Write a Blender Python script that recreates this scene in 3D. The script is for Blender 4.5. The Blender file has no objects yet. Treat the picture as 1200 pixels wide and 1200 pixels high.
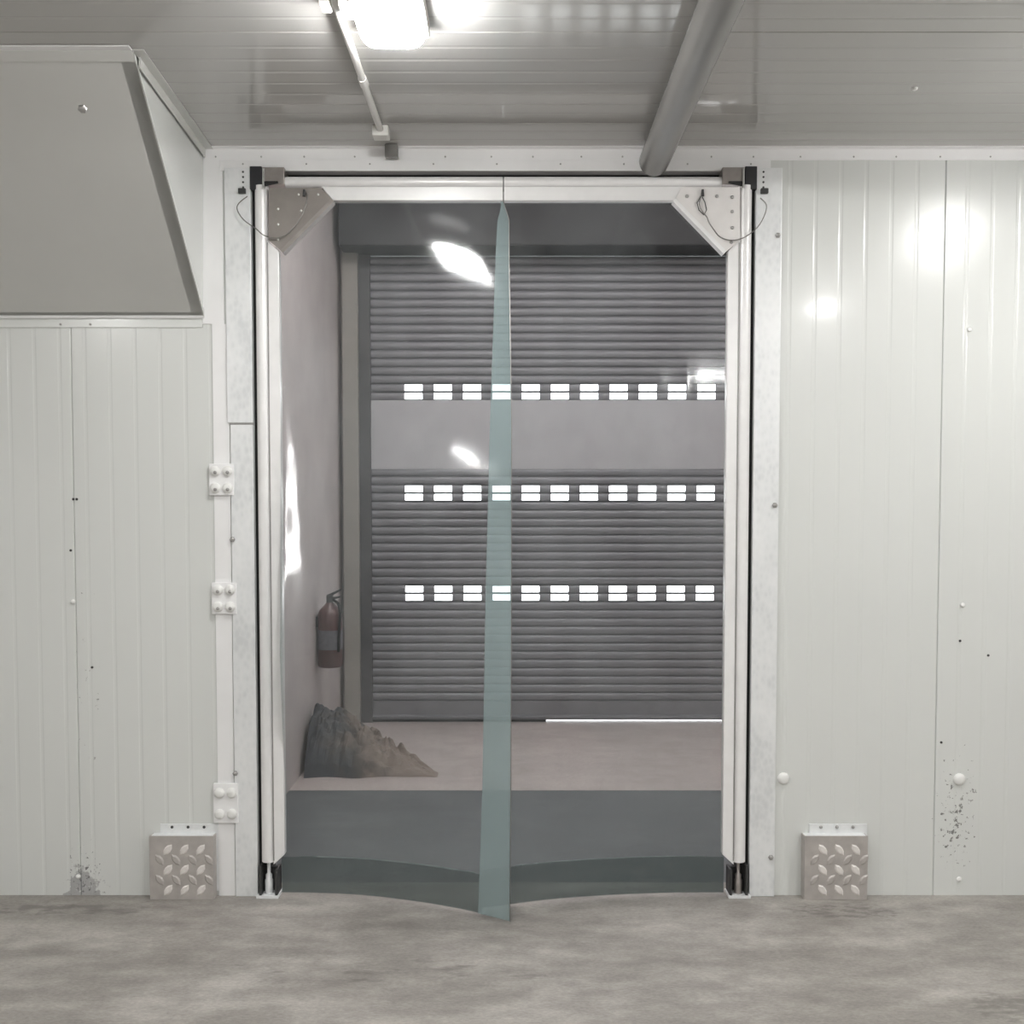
import bpy, bmesh, math, random
from mathutils import Vector, Matrix, noise

random.seed(7)
scene = bpy.context.scene
col = scene.collection

# ------------------------------------------------------------------ camera
F_PX, PCX, PCY, PITCH, EYE = 1200.0, 600.0, 640.0, math.radians(2.5), 1.6
cam_d = bpy.data.cameras.new('camera')
cam_d.sensor_width = 36.0
cam_d.lens = 36.0 * F_PX / 1200.0
cam_d.shift_y = (PCY - 600.0) / 1200.0
cam_d.clip_start = 0.02
cam = bpy.data.objects.new('camera', cam_d)
col.objects.link(cam)
cam.location = (0, 0, EYE)
cam.rotation_euler = (math.radians(90) - PITCH, 0, 0)
scene.camera = cam

# ------------------------------------------------------------------ world (daylight outside the shutter)
world = bpy.data.worlds.new('daylight')
scene.world = world
world.use_nodes = True
bg = world.node_tree.nodes['Background']
bg.inputs['Color'].default_value = (0.95, 0.97, 1.0, 1)
bg.inputs['Strength'].default_value = 3.0

LAMP_STRENGTH = 60.0        # emission of each bulkhead lamp in the white room
BAY_FILL_STRENGTH = 31.0   # emission of the added fill lamps over the loading bay
PANE_STRENGTH = 5.0         # daylight in the shutter's vision panes

vs = scene.view_settings
vs.view_transform = 'Standard'
vs.look = 'None'
vs.exposure = 1.17
vs.gamma = 1.0
vs.use_curve_mapping = False
scene.cycles.use_denoising = True
scene.cycles.transparent_max_bounces = 32
scene.cycles.max_bounces = 10
scene.cycles.diffuse_bounces = 6
scene.cycles.caustics_reflective = False
scene.cycles.caustics_refractive = False
scene.cycles.sample_clamp_indirect = 6.0

# ------------------------------------------------------------------ pixel helpers
CP, SP = math.cos(PITCH), math.sin(PITCH)
def ray(px, py):
    u = (px - PCX) / F_PX
    v = -(py - PCY) / F_PX
    return Vector((u, CP + v * SP, v * CP - SP))
def at_y(px, py, Y):
    d = ray(px, py)
    return Vector((0, 0, EYE)) + d * (Y / d.y)
def at_z(px, py, Z):
    d = ray(px, py)
    return Vector((0, 0, EYE)) + d * ((Z - EYE) / d.z)
def x_for(px, Y, Z):
    return (px - PCX) / F_PX * (Y * CP - (Z - EYE) * SP)

WALL_Y = 4.10          # face of the panelled wall
WALL_T = 0.14
CEIL = 2.99
SHUT_Y = 7.40          # roller shutter plane
BAY_CEIL = 4.3
def wx(px, py=620): return at_y(px, py, WALL_Y).x
def wz(py): return at_y(600, py, WALL_Y).z
def sx(px, py=620): return at_y(px, py, SHUT_Y).x
def sz(py): return at_y(600, py, SHUT_Y).z

# ------------------------------------------------------------------ materials
def new_mat(name):
    m = bpy.data.materials.new(name)
    m.use_nodes = True
    nt = m.node_tree
    return m, nt, nt.nodes['Principled BSDF']
def N(nt, t, **kw):
    n = nt.nodes.new(t)
    for k, v in kw.items():
        setattr(n, k, v)
    return n
def L(nt, a, b): nt.links.new(a, b)
def objco(nt, scale=(1, 1, 1), loc=(0, 0, 0)):
    tc = N(nt, 'ShaderNodeTexCoord')
    mp = N(nt, 'ShaderNodeMapping')
    mp.inputs['Scale'].default_value = scale
    mp.inputs['Location'].default_value = loc
    L(nt, tc.outputs['Object'], mp.inputs['Vector'])
    return mp.outputs['Vector']
def noise_tex(nt, vec, scale, detail=4, rough=0.55):
    n = N(nt, 'ShaderNodeTexNoise')
    n.inputs['Scale'].default_value = scale
    n.inputs['Detail'].default_value = detail
    n.inputs['Roughness'].default_value = rough
    L(nt, vec, n.inputs['Vector'])
    return n.outputs['Fac']
def ramp(nt, fac, stops):
    r = N(nt, 'ShaderNodeValToRGB')
    els = r.color_ramp.elements
    while len(els) < len(stops):
        els.new(0.5)
    for e, (p, c) in zip(els, stops):
        e.position = p
        e.color = (c, c, c, 1) if isinstance(c, (int, float)) else (*c, 1)
    L(nt, fac, r.inputs['Fac'])
    return r.outputs['Color']
def mixc(nt, fac, a, b, mode='MIX'):
    m = N(nt, 'ShaderNodeMix', data_type='RGBA', blend_type=mode)
    for s, v in ((m.inputs[0], fac), (m.inputs[6], a), (m.inputs[7], b)):
        if isinstance(v, (int, float)): s.default_value = v
        elif isinstance(v, tuple): s.default_value = (*v, 1)
        else: L(nt, v, s)
    return m.outputs[2]
def math_n(nt, op, a, b=None):
    m = N(nt, 'ShaderNodeMath', operation=op)
    for s, v in zip(m.inputs, (a, b)):
        if v is None: continue
        if isinstance(v, (int, float)): s.default_value = v
        else: L(nt, v, s)
    return m.outputs[0]
def bump(nt, bsdf, height, strength, dist=0.01):
    b = N(nt, 'ShaderNodeBump')
    b.inputs['Strength'].default_value = strength
    b.inputs['Distance'].default_value = dist
    L(nt, height, b.inputs['Height'])
    L(nt, b.outputs['Normal'], bsdf.inputs['Normal'])
def simple(name, c, rough=0.4, metal=0.0, var=0.06, nscale=8.0, bmp=0.0, bscale=60.0, spec=0.5):
    m, nt, b = new_mat(name)
    v = objco(nt)
    f = noise_tex(nt, v, nscale)
    lo = tuple(x * (1 - var) for x in c); hi = tuple(min(1, x * (1 + var)) for x in c)
    L(nt, ramp(nt, f, [(0.3, lo), (0.7, hi)]), b.inputs['Base Color'])
    b.inputs['Roughness'].default_value = rough
    b.inputs['Metallic'].default_value = metal
    b.inputs['Specular IOR Level'].default_value = spec
    if bmp: bump(nt, b, noise_tex(nt, v, bscale), bmp)
    return m

def ellipse_mask(nt, cx, cz, rx, rz):
    """1 inside an ellipse on the wall (object X and Z), fading to 0 at its rim"""
    tc = N(nt, 'ShaderNodeTexCoord')
    sp = N(nt, 'ShaderNodeSeparateXYZ')
    L(nt, tc.outputs['Object'], sp.inputs[0])
    dx = math_n(nt, 'DIVIDE', math_n(nt, 'SUBTRACT', sp.outputs['X'], cx), rx)
    dz = math_n(nt, 'DIVIDE', math_n(nt, 'SUBTRACT', sp.outputs['Z'], cz), rz)
    d = math_n(nt, 'ADD', math_n(nt, 'MULTIPLY', dx, dx), math_n(nt, 'MULTIPLY', dz, dz))
    r = math_n(nt, 'SUBTRACT', 1.0, d)
    return math_n(nt, 'MAXIMUM', r, 0.0)

def panel_mat(name, base, rough, stains=()):
    m, nt, b = new_mat(name)
    v = objco(nt)
    f = noise_tex(nt, v, 1.3, 3)
    c = ramp(nt, f, [(0.3, tuple(x * 0.97 for x in base)), (0.7, base)])
    for (cx, cz, rx, rz, sc, th, colr) in stains:
        mk = ellipse_mask(nt, cx, cz, rx, rz)
        sp = noise_tex(nt, v, sc, 5, 0.65)
        s = math_n(nt, 'ADD', sp, math_n(nt, 'MULTIPLY', mk, 0.22))
        fac = ramp(nt, s, [(th, 0.0), (th + 0.04, 1.0)])
        fac = math_n(nt, 'MULTIPLY', fac, ramp(nt, mk, [(0.0, 0.0), (0.15, 1.0)]))
        c = mixc(nt, fac, c, colr)
    L(nt, c, b.inputs['Base Color'])
    b.inputs['Roughness'].default_value = rough
    b.inputs['Coat Weight'].default_value = 0.2
    b.inputs['Coat Roughness'].default_value = 0.08
    bump(nt, b, noise_tex(nt, v, 2.2, 2), 0.05, 0.02)
    return m

px_l = at_y(100, 1030, WALL_Y)
px_r = at_y(1120, 950, WALL_Y)
M = {}
M['wall'] = panel_mat('white_painted_panel_steel', (0.74, 0.755, 0.735), 0.24, [
    (px_l.x, 0.0, 0.12, 0.15, 18, 0.64, (0.46, 0.46, 0.46)),
    (px_l.x, 0.05, 0.13, 0.26, 60, 0.77, (0.22, 0.22, 0.22)),
    (px_r.x, 0.33, 0.13, 0.42, 48, 0.775, (0.22, 0.22, 0.21)),
    (px_l.x + 0.03, 0.85, 0.10, 0.75, 34, 0.84, (0.34, 0.34, 0.33)),
])
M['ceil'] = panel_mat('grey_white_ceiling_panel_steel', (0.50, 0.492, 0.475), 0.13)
M['plain'] = simple('white_trim_paint', (0.90, 0.897, 0.90), 0.32, 0, 0.03, 5)
M['room'] = simple('white_room_paint', (0.82, 0.82, 0.81), 0.45, 0, 0.04, 1.5)
M['dimming_grey'] = simple('unseen_wall_dimming_grey', (0.30, 0.30, 0.30), 0.5, 0, 0.06, 1.5)  # unseen wall behind the camera, grey put in to dim reflections in the sheet
M['bulk'] = simple('grey_white_bulkhead_paint', (0.64, 0.64, 0.62), 0.30, 0, 0.03, 2)
M['cap'] = simple('white_plastic_cap', (0.86, 0.86, 0.84), 0.35, 0, 0.03, 30)
M['screw'] = simple('dull_zinc_screw', (0.42, 0.41, 0.40), 0.4, 0.7, 0.1, 60)
M['dark_screw'] = simple('black_oxide_screw', (0.06, 0.06, 0.06), 0.5, 0.3, 0.1, 60)
M['alu'] = simple('pale_anodised_aluminium', (0.90, 0.893, 0.89), 0.30, 0.10, 0.03, 12)
M['plate_shaded'] = simple('shade_coloured_plate_steel', (0.30, 0.275, 0.255), 0.34, 0.25, 0.08, 14)  # darker copy of the plate steel, its dark reflection put into the colour
M['plate_pale'] = simple('pale_plate_steel', (0.84, 0.815, 0.80), 0.36, 0.15, 0.04, 14)
M['block'] = simple('brushed_bracket_steel', (0.36, 0.33, 0.31), 0.35, 0.6, 0.10, 25)
M['chrome'] = simple('bright_pin_steel', (0.9, 0.9, 0.9), 0.15, 1.0, 0.04, 30)
M['black'] = simple('black_rubber', (0.016, 0.016, 0.016), 0.75, 0, 0.2, 20, 0.1)
M['cable'] = simple('grey_steel_cable', (0.22, 0.21, 0.20), 0.4, 0.6, 0.1, 80)
M['pipe'] = simple('grey_drain_pipe_plastic', (0.22, 0.215, 0.205), 0.25, 0, 0.04, 4)
M['conduit'] = simple('white_conduit_plastic', (0.80, 0.79, 0.76), 0.35, 0, 0.03, 10)
M['back_wall'] = simple('pinkish_plaster_paint', (0.58, 0.535, 0.525), 0.6, 0, 0.08, 3, 0.1, 20)
M['hood'] = simple('charcoal_shutter_hood_steel', (0.03, 0.03, 0.033), 0.5, 0.2, 0.1, 5)
M['slat'] = simple('grey_shutter_slat_steel', (0.27, 0.27, 0.29), 0.45, 0.25, 0.10, 6)
M['band'] = simple('smooth_grey_band', (0.56, 0.555, 0.575), 0.5, 0.1, 0.05, 3)
M['guide'] = simple('beige_guide_rail_paint', (0.36, 0.345, 0.32), 0.5, 0, 0.06, 6)
M['dark_guide'] = simple('dark_guide_channel', (0.11, 0.11, 0.115), 0.55, 0, 0.1, 6)
M['ext_red'] = simple('dark_red_cylinder_enamel', (0.105, 0.05, 0.048), 0.35, 0, 0.08, 10)
M['ext_label'] = simple('faded_grey_paper_sleeve', (0.15, 0.145, 0.16), 0.6, 0, 0.25, 40)
M['lens'] = None

def concrete(name, dark, mid, light, streak, rough, smudges=()):
    m, nt, b = new_mat(name)
    v = objco(nt, (1.0, streak, 1.0))
    a = noise_tex(nt, v, 1.6, 8, 0.62)
    bnz = noise_tex(nt, v, 7.0, 6, 0.6)
    s = math_n(nt, 'ADD', math_n(nt, 'MULTIPLY', a, 0.65), math_n(nt, 'MULTIPLY', bnz, 0.35))
    c = ramp(nt, s, [(0.36, dark), (0.5, mid), (0.62, light)])
    fine = noise_tex(nt, objco(nt, (1, 2.0, 1)), 60, 4, 0.7)
    c = mixc(nt, 0.35, c, ramp(nt, fine, [(0.35, 0.32), (0.65, 0.72)]), 'OVERLAY')
    tc = N(nt, 'ShaderNodeTexCoord')
    sp = N(nt, 'ShaderNodeSeparateXYZ'); L(nt, tc.outputs['Object'], sp.inputs[0])
    for (cx, cy, rx, ry, sc, th) in smudges:
        dx = math_n(nt, 'DIVIDE', math_n(nt, 'SUBTRACT', sp.outputs['X'], cx), rx)
        dy = math_n(nt, 'DIVIDE', math_n(nt, 'SUBTRACT', sp.outputs['Y'], cy), ry)
        mk = math_n(nt, 'MAXIMUM', math_n(nt, 'SUBTRACT', 1.0, math_n(nt, 'ADD', math_n(nt, 'MULTIPLY', dx, dx), math_n(nt, 'MULTIPLY', dy, dy))), 0.0)
        nz = noise_tex(nt, objco(nt, (1, 2.5, 1), (3, 1, 0)), sc, 5, 0.6)
        f = ramp(nt, math_n(nt, 'ADD', nz, math_n(nt, 'MULTIPLY', mk, 0.2)), [(th, 0.0), (th + 0.14, 0.5)])
        f = math_n(nt, 'MULTIPLY', f, ramp(nt, mk, [(0.0, 0.0), (0.3, 1.0)]))
        c = mixc(nt, f, c, tuple(x * 0.5 for x in dark))
    L(nt, c, b.inputs['Base Color'])
    L(nt, ramp(nt, s, [(0.3, rough - 0.1), (0.7, rough + 0.1)]), b.inputs['Roughness'])
    bump(nt, b, s, 0.12, 0.01)
    return m
f1 = at_z(985, 1068, 0); f2 = at_z(1185, 1180, 0); f3 = at_z(60, 1065, 0); f4 = at_z(470, 1140, 0)
M['floor'] = concrete('worn_grey_concrete', (0.21, 0.194, 0.177), (0.315, 0.295, 0.272), (0.44, 0.416, 0.386), 1.9, 0.5, [
    (f1.x, f1.y, 0.32, 0.10, 16, 0.62), (f2.x, f2.y, 0.20, 0.12, 12, 0.58),
    (f3.x, f3.y, 0.55, 0.09, 9, 0.62), (f4.x, f4.y, 0.9, 0.16, 7, 0.70)])
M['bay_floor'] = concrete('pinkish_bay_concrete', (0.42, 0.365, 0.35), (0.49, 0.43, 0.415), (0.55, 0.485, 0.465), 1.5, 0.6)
M['bay_floor_dark'] = concrete('dark_grey_bay_floor', (0.092, 0.100, 0.105), (0.115, 0.124, 0.130), (0.145, 0.155, 0.16), 1.5, 0.6)  # darker tone for part of the bay floor
M['yard'] = concrete('pale_yard_concrete', (0.5, 0.5, 0.48), (0.6, 0.6, 0.58), (0.7, 0.7, 0.68), 1.2, 0.7)

def galvanised():
    m, nt, b = new_mat('galvanised_steel')
    v = objco(nt, (1, 1, 0.6))
    vo = N(nt, 'ShaderNodeTexVoronoi'); vo.inputs['Scale'].default_value = 55
    L(nt, v, vo.inputs['Vector'])
    big = noise_tex(nt, v, 6, 5)
    s = math_n(nt, 'ADD', math_n(nt, 'MULTIPLY', vo.outputs['Distance'], 0.25), big)
    L(nt, ramp(nt, s, [(0.42, (0.74, 0.757, 0.765)), (0.6, (0.84, 0.855, 0.86)), (0.8, (0.89, 0.90, 0.905))]), b.inputs['Base Color'])
    b.inputs['Metallic'].default_value = 0.15
    b.inputs['Roughness'].default_value = 0.38
    return m
M['galv'] = galvanised()

def checker():
    m, nt, b = new_mat('aluminium_tread_plate')
    v = objco(nt)
    L(nt, ramp(nt, noise_tex(nt, v, 18, 5), [(0.3, (0.46, 0.43, 0.41)), (0.7, (0.58, 0.545, 0.52))]), b.inputs['Base Color'])
    b.inputs['Metallic'].default_value = 0.3
    b.inputs['Roughness'].default_value = 0.42
    return m
M['checker'] = checker()
M['tread'] = simple('worn_bright_tread', (0.86, 0.82, 0.79), 0.35, 0.2, 0.08, 30)

def pvc(name, tint, haze_lo, haze_hi, haze_col, ior=1.38, ngrain=2.4):
    """flexible clear PVC: transparent body, glossy skin, cloudy rub marks"""
    m, nt, b = new_mat(name)
    nt.nodes.remove(b)
    out = nt.nodes['Material Output']
    tr = N(nt, 'ShaderNodeBsdfTransparent'); tr.inputs['Color'].default_value = (*tint, 1)
    df = N(nt, 'ShaderNodeBsdfDiffuse'); df.inputs['Color'].default_value = (*haze_col, 1)
    gl = N(nt, 'ShaderNodeBsdfGlossy'); gl.inputs['Roughness'].default_value = 0.07
    v = objco(nt, (1, 1, 0.7))
    n1 = noise_tex(nt, v, ngrain, 6, 0.6)
    n2 = noise_tex(nt, objco(nt, (1.6, 1, 0.8), (2, 0, 5)), 11, 4, 0.6)
    s = math_n(nt, 'ADD', math_n(nt, 'MULTIPLY', n1, 0.75), math_n(nt, 'MULTIPLY', n2, 0.25))
    hz = ramp(nt, s, [(0.38, haze_lo), (0.66, haze_hi)])
    m1 = N(nt, 'ShaderNodeMixShader'); L(nt, hz, m1.inputs[0]); L(nt, tr.outputs[0], m1.inputs[1]); L(nt, df.outputs[0], m1.inputs[2])
    fr = N(nt, 'ShaderNodeFresnel'); fr.inputs['IOR'].default_value = ior
    ge = N(nt, 'ShaderNodeNewGeometry')                 # the sheet's far skin reflects like its near one
    L(nt, math_n(nt, 'ADD', ior, math_n(nt, 'MULTIPLY', ge.outputs['Backfacing'], 1.0 / ior - ior)), fr.inputs['IOR'])
    bp = N(nt, 'ShaderNodeBump'); bp.inputs['Strength'].default_value = 0.10; bp.inputs['Distance'].default_value = 0.02
    L(nt, noise_tex(nt, v, 3.5, 2, 0.4), bp.inputs['Height'])
    L(nt, bp.outputs['Normal'], gl.inputs['Normal'])
    m2 = N(nt, 'ShaderNodeMixShader'); L(nt, fr.outputs[0], m2.inputs[0]); L(nt, m1.outputs[0], m2.inputs[1]); L(nt, gl.outputs[0], m2.inputs[2])
    L(nt, m2.outputs[0], out.inputs['Surface'])
    return m
M['pvc'] = pvc('clear_pvc_sheet', (0.84, 0.862, 0.862), 0.008, 0.075, (0.60, 0.645, 0.66))
M['pvc_kick'] = pvc('grey_green_pvc_kick_strip', (0.79, 0.83, 0.83), 0.26, 0.34, (0.14, 0.17, 0.168))
M['pvc_strip'] = pvc('green_tinted_pvc_strip', (0.84, 0.90, 0.91), 0.27, 0.35, (0.54, 0.645, 0.655))

M['pvc_weld'] = pvc('milky_pvc_weld', (0.8, 0.85, 0.85), 0.25, 0.35, (0.6, 0.65, 0.65))
def emit(name, c, strength):
    m, nt, b = new_mat(name)
    v = objco(nt)
    L(nt, ramp(nt, noise_tex(nt, v, 9), [(0.3, tuple(x * 0.97 for x in c)), (0.7, c)]), b.inputs['Emission Color'])
    b.inputs['Emission Strength'].default_value = strength
    b.inputs['Base Color'].default_value = (0.85, 0.85, 0.85, 1)
    b.inputs['Roughness'].default_value = 0.4
    return m
M['lens'] = emit('lit_lamp_diffuser', (1.0, 0.993, 0.975), LAMP_STRENGTH)
M['bay_fill_lens'] = emit('added_bay_fill_diffuser', (1.0, 0.93, 0.92), BAY_FILL_STRENGTH)  # for the lamps added to light the bay
M['pane'] = emit('daylit_shutter_pane', (1.0, 0.99, 1.0), PANE_STRENGTH)

def tarp_mat():
    m, nt, b = new_mat('crumpled_dark_sheet')
    v = objco(nt)
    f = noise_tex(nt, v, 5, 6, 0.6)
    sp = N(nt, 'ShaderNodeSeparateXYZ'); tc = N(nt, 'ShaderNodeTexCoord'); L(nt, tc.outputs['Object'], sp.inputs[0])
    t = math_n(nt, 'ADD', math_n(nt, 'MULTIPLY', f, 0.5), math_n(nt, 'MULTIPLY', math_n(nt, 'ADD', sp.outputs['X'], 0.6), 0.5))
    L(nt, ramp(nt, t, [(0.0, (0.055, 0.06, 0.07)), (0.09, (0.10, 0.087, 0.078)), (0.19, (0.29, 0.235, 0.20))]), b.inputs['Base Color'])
    b.inputs['Roughness'].default_value = 0.55
    return m
M['tarp'] = tarp_mat()

# ------------------------------------------------------------------ mesh helpers
def link(o, parent=None):
    col.objects.link(o)
    if parent: o.parent = parent
    return o
class MB:
    def __init__(self): self.v, self.f = [], []
    def add(self, vs_, fs_):
        b = len(self.v)
        self.v += [tuple(v) for v in vs_]
        self.f += [tuple(b + i for i in f) for f in fs_]
        return self
    def box(self, x0, x1, y0, y1, z0, z1):
        return self.add([(x, y, z) for z in (z0, z1) for y in (y0, y1) for x in (x0, x1)],
            [(0, 2, 3, 1), (4, 5, 7, 6), (0, 1, 5, 4), (2, 6, 7, 3), (0, 4, 6, 2), (1, 3, 7, 5)])
    def prism(self, poly, axis, a0, a1):
        """extrude a 2D polygon along an axis; poly pairs are the two other axes in x,y,z order"""
        n = len(poly)
        def p(q, a):
            return {'x': (a, q[0], q[1]), 'y': (q[0], a, q[1]), 'z': (q[0], q[1], a)}[axis]
        vs_ = [p(q, a0) for q in poly] + [p(q, a1) for q in poly]
        fs_ = [tuple(range(n)), tuple(range(2 * n - 1, n - 1, -1))]
        fs_ += [(i, n + i, n + (i + 1) % n, (i + 1) % n) for i in range(n)]
        return self.add(vs_, fs_)
    def tube(self, pts, r, seg=12, cap=True):
        pts = [Vector(p) for p in pts]
        rings = []
        up = None
        for i, p in enumerate(pts):
            d = (pts[min(i + 1, len(pts) - 1)] - pts[max(i - 1, 0)]).normalized()
            if up is None:
                up = Vector((0, 0, 1)) if abs(d.z) < 0.9 else Vector((1, 0, 0))
            a = d.cross(up).normalized(); bb = a.cross(d).normalized(); up = bb
            rr = r[i] if isinstance(r, (list, tuple)) else r
            rings.append([p + (a * math.cos(t) + bb * math.sin(t)) * rr for t in [2 * math.pi * k / seg for k in range(seg)]])
        vs_ = [v for R in rings for v in R]
        fs_ = [(i * seg + k, i * seg + (k + 1) % seg, (i + 1) * seg + (k + 1) % seg, (i + 1) * seg + k)
               for i in range(len(pts) - 1) for k in range(seg)]
        if cap:
            fs_ += [tuple(range(seg - 1, -1, -1)), tuple((len(pts) - 1) * seg + k for k in range(seg))]
        return self.add(vs_, fs_)
    def mesh(self, name, mat, smooth=False, bevel=0.0, angle=40):
        me = bpy.data.meshes.new(name)
        me.from_pydata(self.v, [], self.f)
        bm = bmesh.new(); bm.from_mesh(me)
        bmesh.ops.recalc_face_normals(bm, faces=bm.faces)
        if bevel:
            ed = [e for e in bm.edges if len(e.link_faces) == 2 and e.calc_face_angle() > math.radians(30)]
            bmesh.ops.bevel(bm, geom=ed, offset=bevel, segments=2, affect='EDGES', profile=0.6)
        for f in bm.faces: f.smooth = smooth
        if smooth:
            for e in bm.edges:
                if len(e.link_faces) == 2 and e.calc_face_angle() > math.radians(angle): e.smooth = False
        bm.to_mesh(me); bm.free()
        me.materials.append(M[mat])
        return me
    def build(self, name, mat, parent=None, smooth=False, bevel=0.0, angle=40):
        return link(bpy.data.objects.new(name, self.mesh(name, mat, smooth, bevel, angle)), parent)
def structure(o): o['kind'] = 'structure'; return o
def tag(o, label, cat, group=None):
    o['label'] = label; o['category'] = cat
    if group: o['group'] = group
    return o
def empty(name, loc, label=None, cat=None, group=None):
    o = bpy.data.objects.new(name, None); o.location = loc; o.empty_display_size = 0.1
    col.objects.link(o)
    if label: tag(o, label, cat, group)
    return o
def keep(o, parent):
    """parent an object whose mesh is in world coordinates under a root that is moved"""
    o.parent = parent
    o.matrix_parent_inverse = Matrix.Translation(parent.location).inverted()
    return o
def dome_mesh(name, mat, r, h, seg=14):
    """flat-backed round cap facing -Y, its back at y=0"""
    b = MB()
    prof = [(r, 0), (r, -h * 0.35), (r * 0.85, -h * 0.75), (r * 0.5, -h * 0.97)]
    vs_ = [(q * math.cos(2 * math.pi * k / seg), y, q * math.sin(2 * math.pi * k / seg)) for q, y in prof for k in range(seg)]
    fs_ = [(i * seg + k, i * seg + (k + 1) % seg, (i + 1) * seg + (k + 1) % seg, (i + 1) * seg + k) for i in range(3) for k in range(seg)]
    vs_.append((0, -h, 0)); t = len(vs_) - 1
    fs_ += [(3 * seg + k, 3 * seg + (k + 1) % seg, t) for k in range(seg)] + [tuple(range(seg))]
    b.add(vs_, fs_)
    return b.mesh(name, mat, True)
CAP = dome_mesh('cap', 'cap', 0.021, 0.014)
CAP_S = dome_mesh('cap', 'cap', 0.010, 0.008, 10)
SCREW = dome_mesh('screw', 'screw', 0.007, 0.006, 8)
DARK_SCREW = dome_mesh('screw', 'dark_screw', 0.006, 0.005, 8)
BOLT = dome_mesh('bolt', 'screw', 0.011, 0.010, 6)
def put(mesh, name, loc, parent, rot=None, sc=1.0):
    o = bpy.data.objects.new(name, mesh)
    link(o)
    o.location = loc
    if rot: o.rotation_euler = rot
    if sc != 1.0: o.scale = (sc, sc, sc)
    keep(o, parent)
    return o

# ------------------------------------------------------------------ room shell
XL, XR, YB = -4.2, 5.2, -5.0
OP_L, OP_R = wx(299), wx(881)
OP_T = wz(200)

floor = structure(MB().box(XL, XR, YB, WALL_Y + WALL_T, -0.12, 0.0).build('floor', 'floor'))
for nm, args in (('wall_left', (XL - 0.15, XL, YB, WALL_Y, 0, CEIL)), ('wall_right', (XR, XR + 0.15, YB, WALL_Y, 0, CEIL)),
                 ('wall_back', (XL - 0.15, XR + 0.15, YB - 0.15, YB, 0, CEIL))):
    structure(MB().box(*args).build(nm, 'room' if nm != 'wall_back' else 'dimming_grey'))

SKIN = 0.012
core = MB()
core.box(XL, OP_L, WALL_Y + SKIN, WALL_Y + WALL_T, 0, BAY_CEIL)
core.box(OP_R, XR, WALL_Y + SKIN, WALL_Y + WALL_T, 0, BAY_CEIL)
core.box(OP_L, OP_R, WALL_Y + SKIN, WALL_Y + WALL_T, OP_T, BAY_CEIL)
wall_front = structure(core.build('wall_front', 'room'))

def rib_section(x0, x1, pitch_marks, depth=0.0009, w=0.009, joint=0.004):
    """front outline (x, y offset) of a lightly ribbed panel: shallow grooves at the marks, rounded edges at the joints"""
    pts = [(x0, 0.008), (x0 + joint * 0.5, 0.0015), (x0 + joint, 0.0)]
    for m in pitch_marks:
        pts += [(m - w, 0.0), (m - w * 0.45, depth), (m + w * 0.45, depth), (m + w, 0.0)]
    pts += [(x1 - joint, 0.0), (x1 - joint * 0.5, 0.0015), (x1, 0.008)]
    return pts
def wall_panel(x0, x1, z0, z1):
    n0 = math.ceil((x0 + 0.02) / 0.1); marks = []
    k = n0
    while k * 0.1 < x1 - 0.02:
        marks.append(k * 0.1 + 0.0); k += 1
    marks = [m for m in marks if m - x0 > 0.025 and x1 - m > 0.025]
    pts = rib_section(x0, x1, marks)
    poly = [(x, WALL_Y + y) for x, y in pts] + [(x1, WALL_Y + SKIN), (x0, WALL_Y + SKIN)]
    o = MB().prism(poly, 'z', z0, z1).build('panel', 'wall', wall_front)
    return o
# joints between the insulated panels, read off the photograph
JL = [wx(87) - 2.0, wx(87) - 1.0, wx(87)]
JR = [wx(1101), wx(1101) + 1.0, wx(1101) + 2.0, wx(1101) + 3.0]
for a, b in [(XL, JL[0])] + list(zip(JL, JL[1:])) + [(JL[-1], OP_L)]:
    wall_panel(a, b, 0.0, CEIL)
for a, b in [(OP_R, JR[0])] + list(zip(JR, JR[1:])) + [(JR[-1], XR)]:
    if b > a: wall_panel(a, b, 0.0, CEIL)
wall_panel(OP_L, OP_R, OP_T, CEIL)

# ceiling: slab and ribbed panels running across the room
ceiling = structure(MB().box(XL, XR, YB, WALL_Y + SKIN, CEIL + 0.012, CEIL + 0.10).build('ceiling', 'room'))
yj = [WALL_Y, WALL_Y - 1.0, WALL_Y - 2.0, WALL_Y - 3.0, WALL_Y - 5.0, WALL_Y - 7.0, YB]
for b, a in zip(yj, yj[1:]):
    marks = []
    y = b - 0.09
    while y > a + 0.03:
        marks.append(y); y -= 0.09
    marks.reverse()
    pts = rib_section(a, b, marks, 0.0010, 0.009)
    poly = [(yy, CEIL + d) for yy, d in pts] + [(b, CEIL + 0.012), (a, CEIL + 0.012)]
    MB().prism(poly, 'x', XL, XR).build('panel', 'ceil', ceiling)
put(CAP_S, 'cap', at_z(1072, 103, CEIL), ceiling, (math.radians(90), 0, 0))

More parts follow.
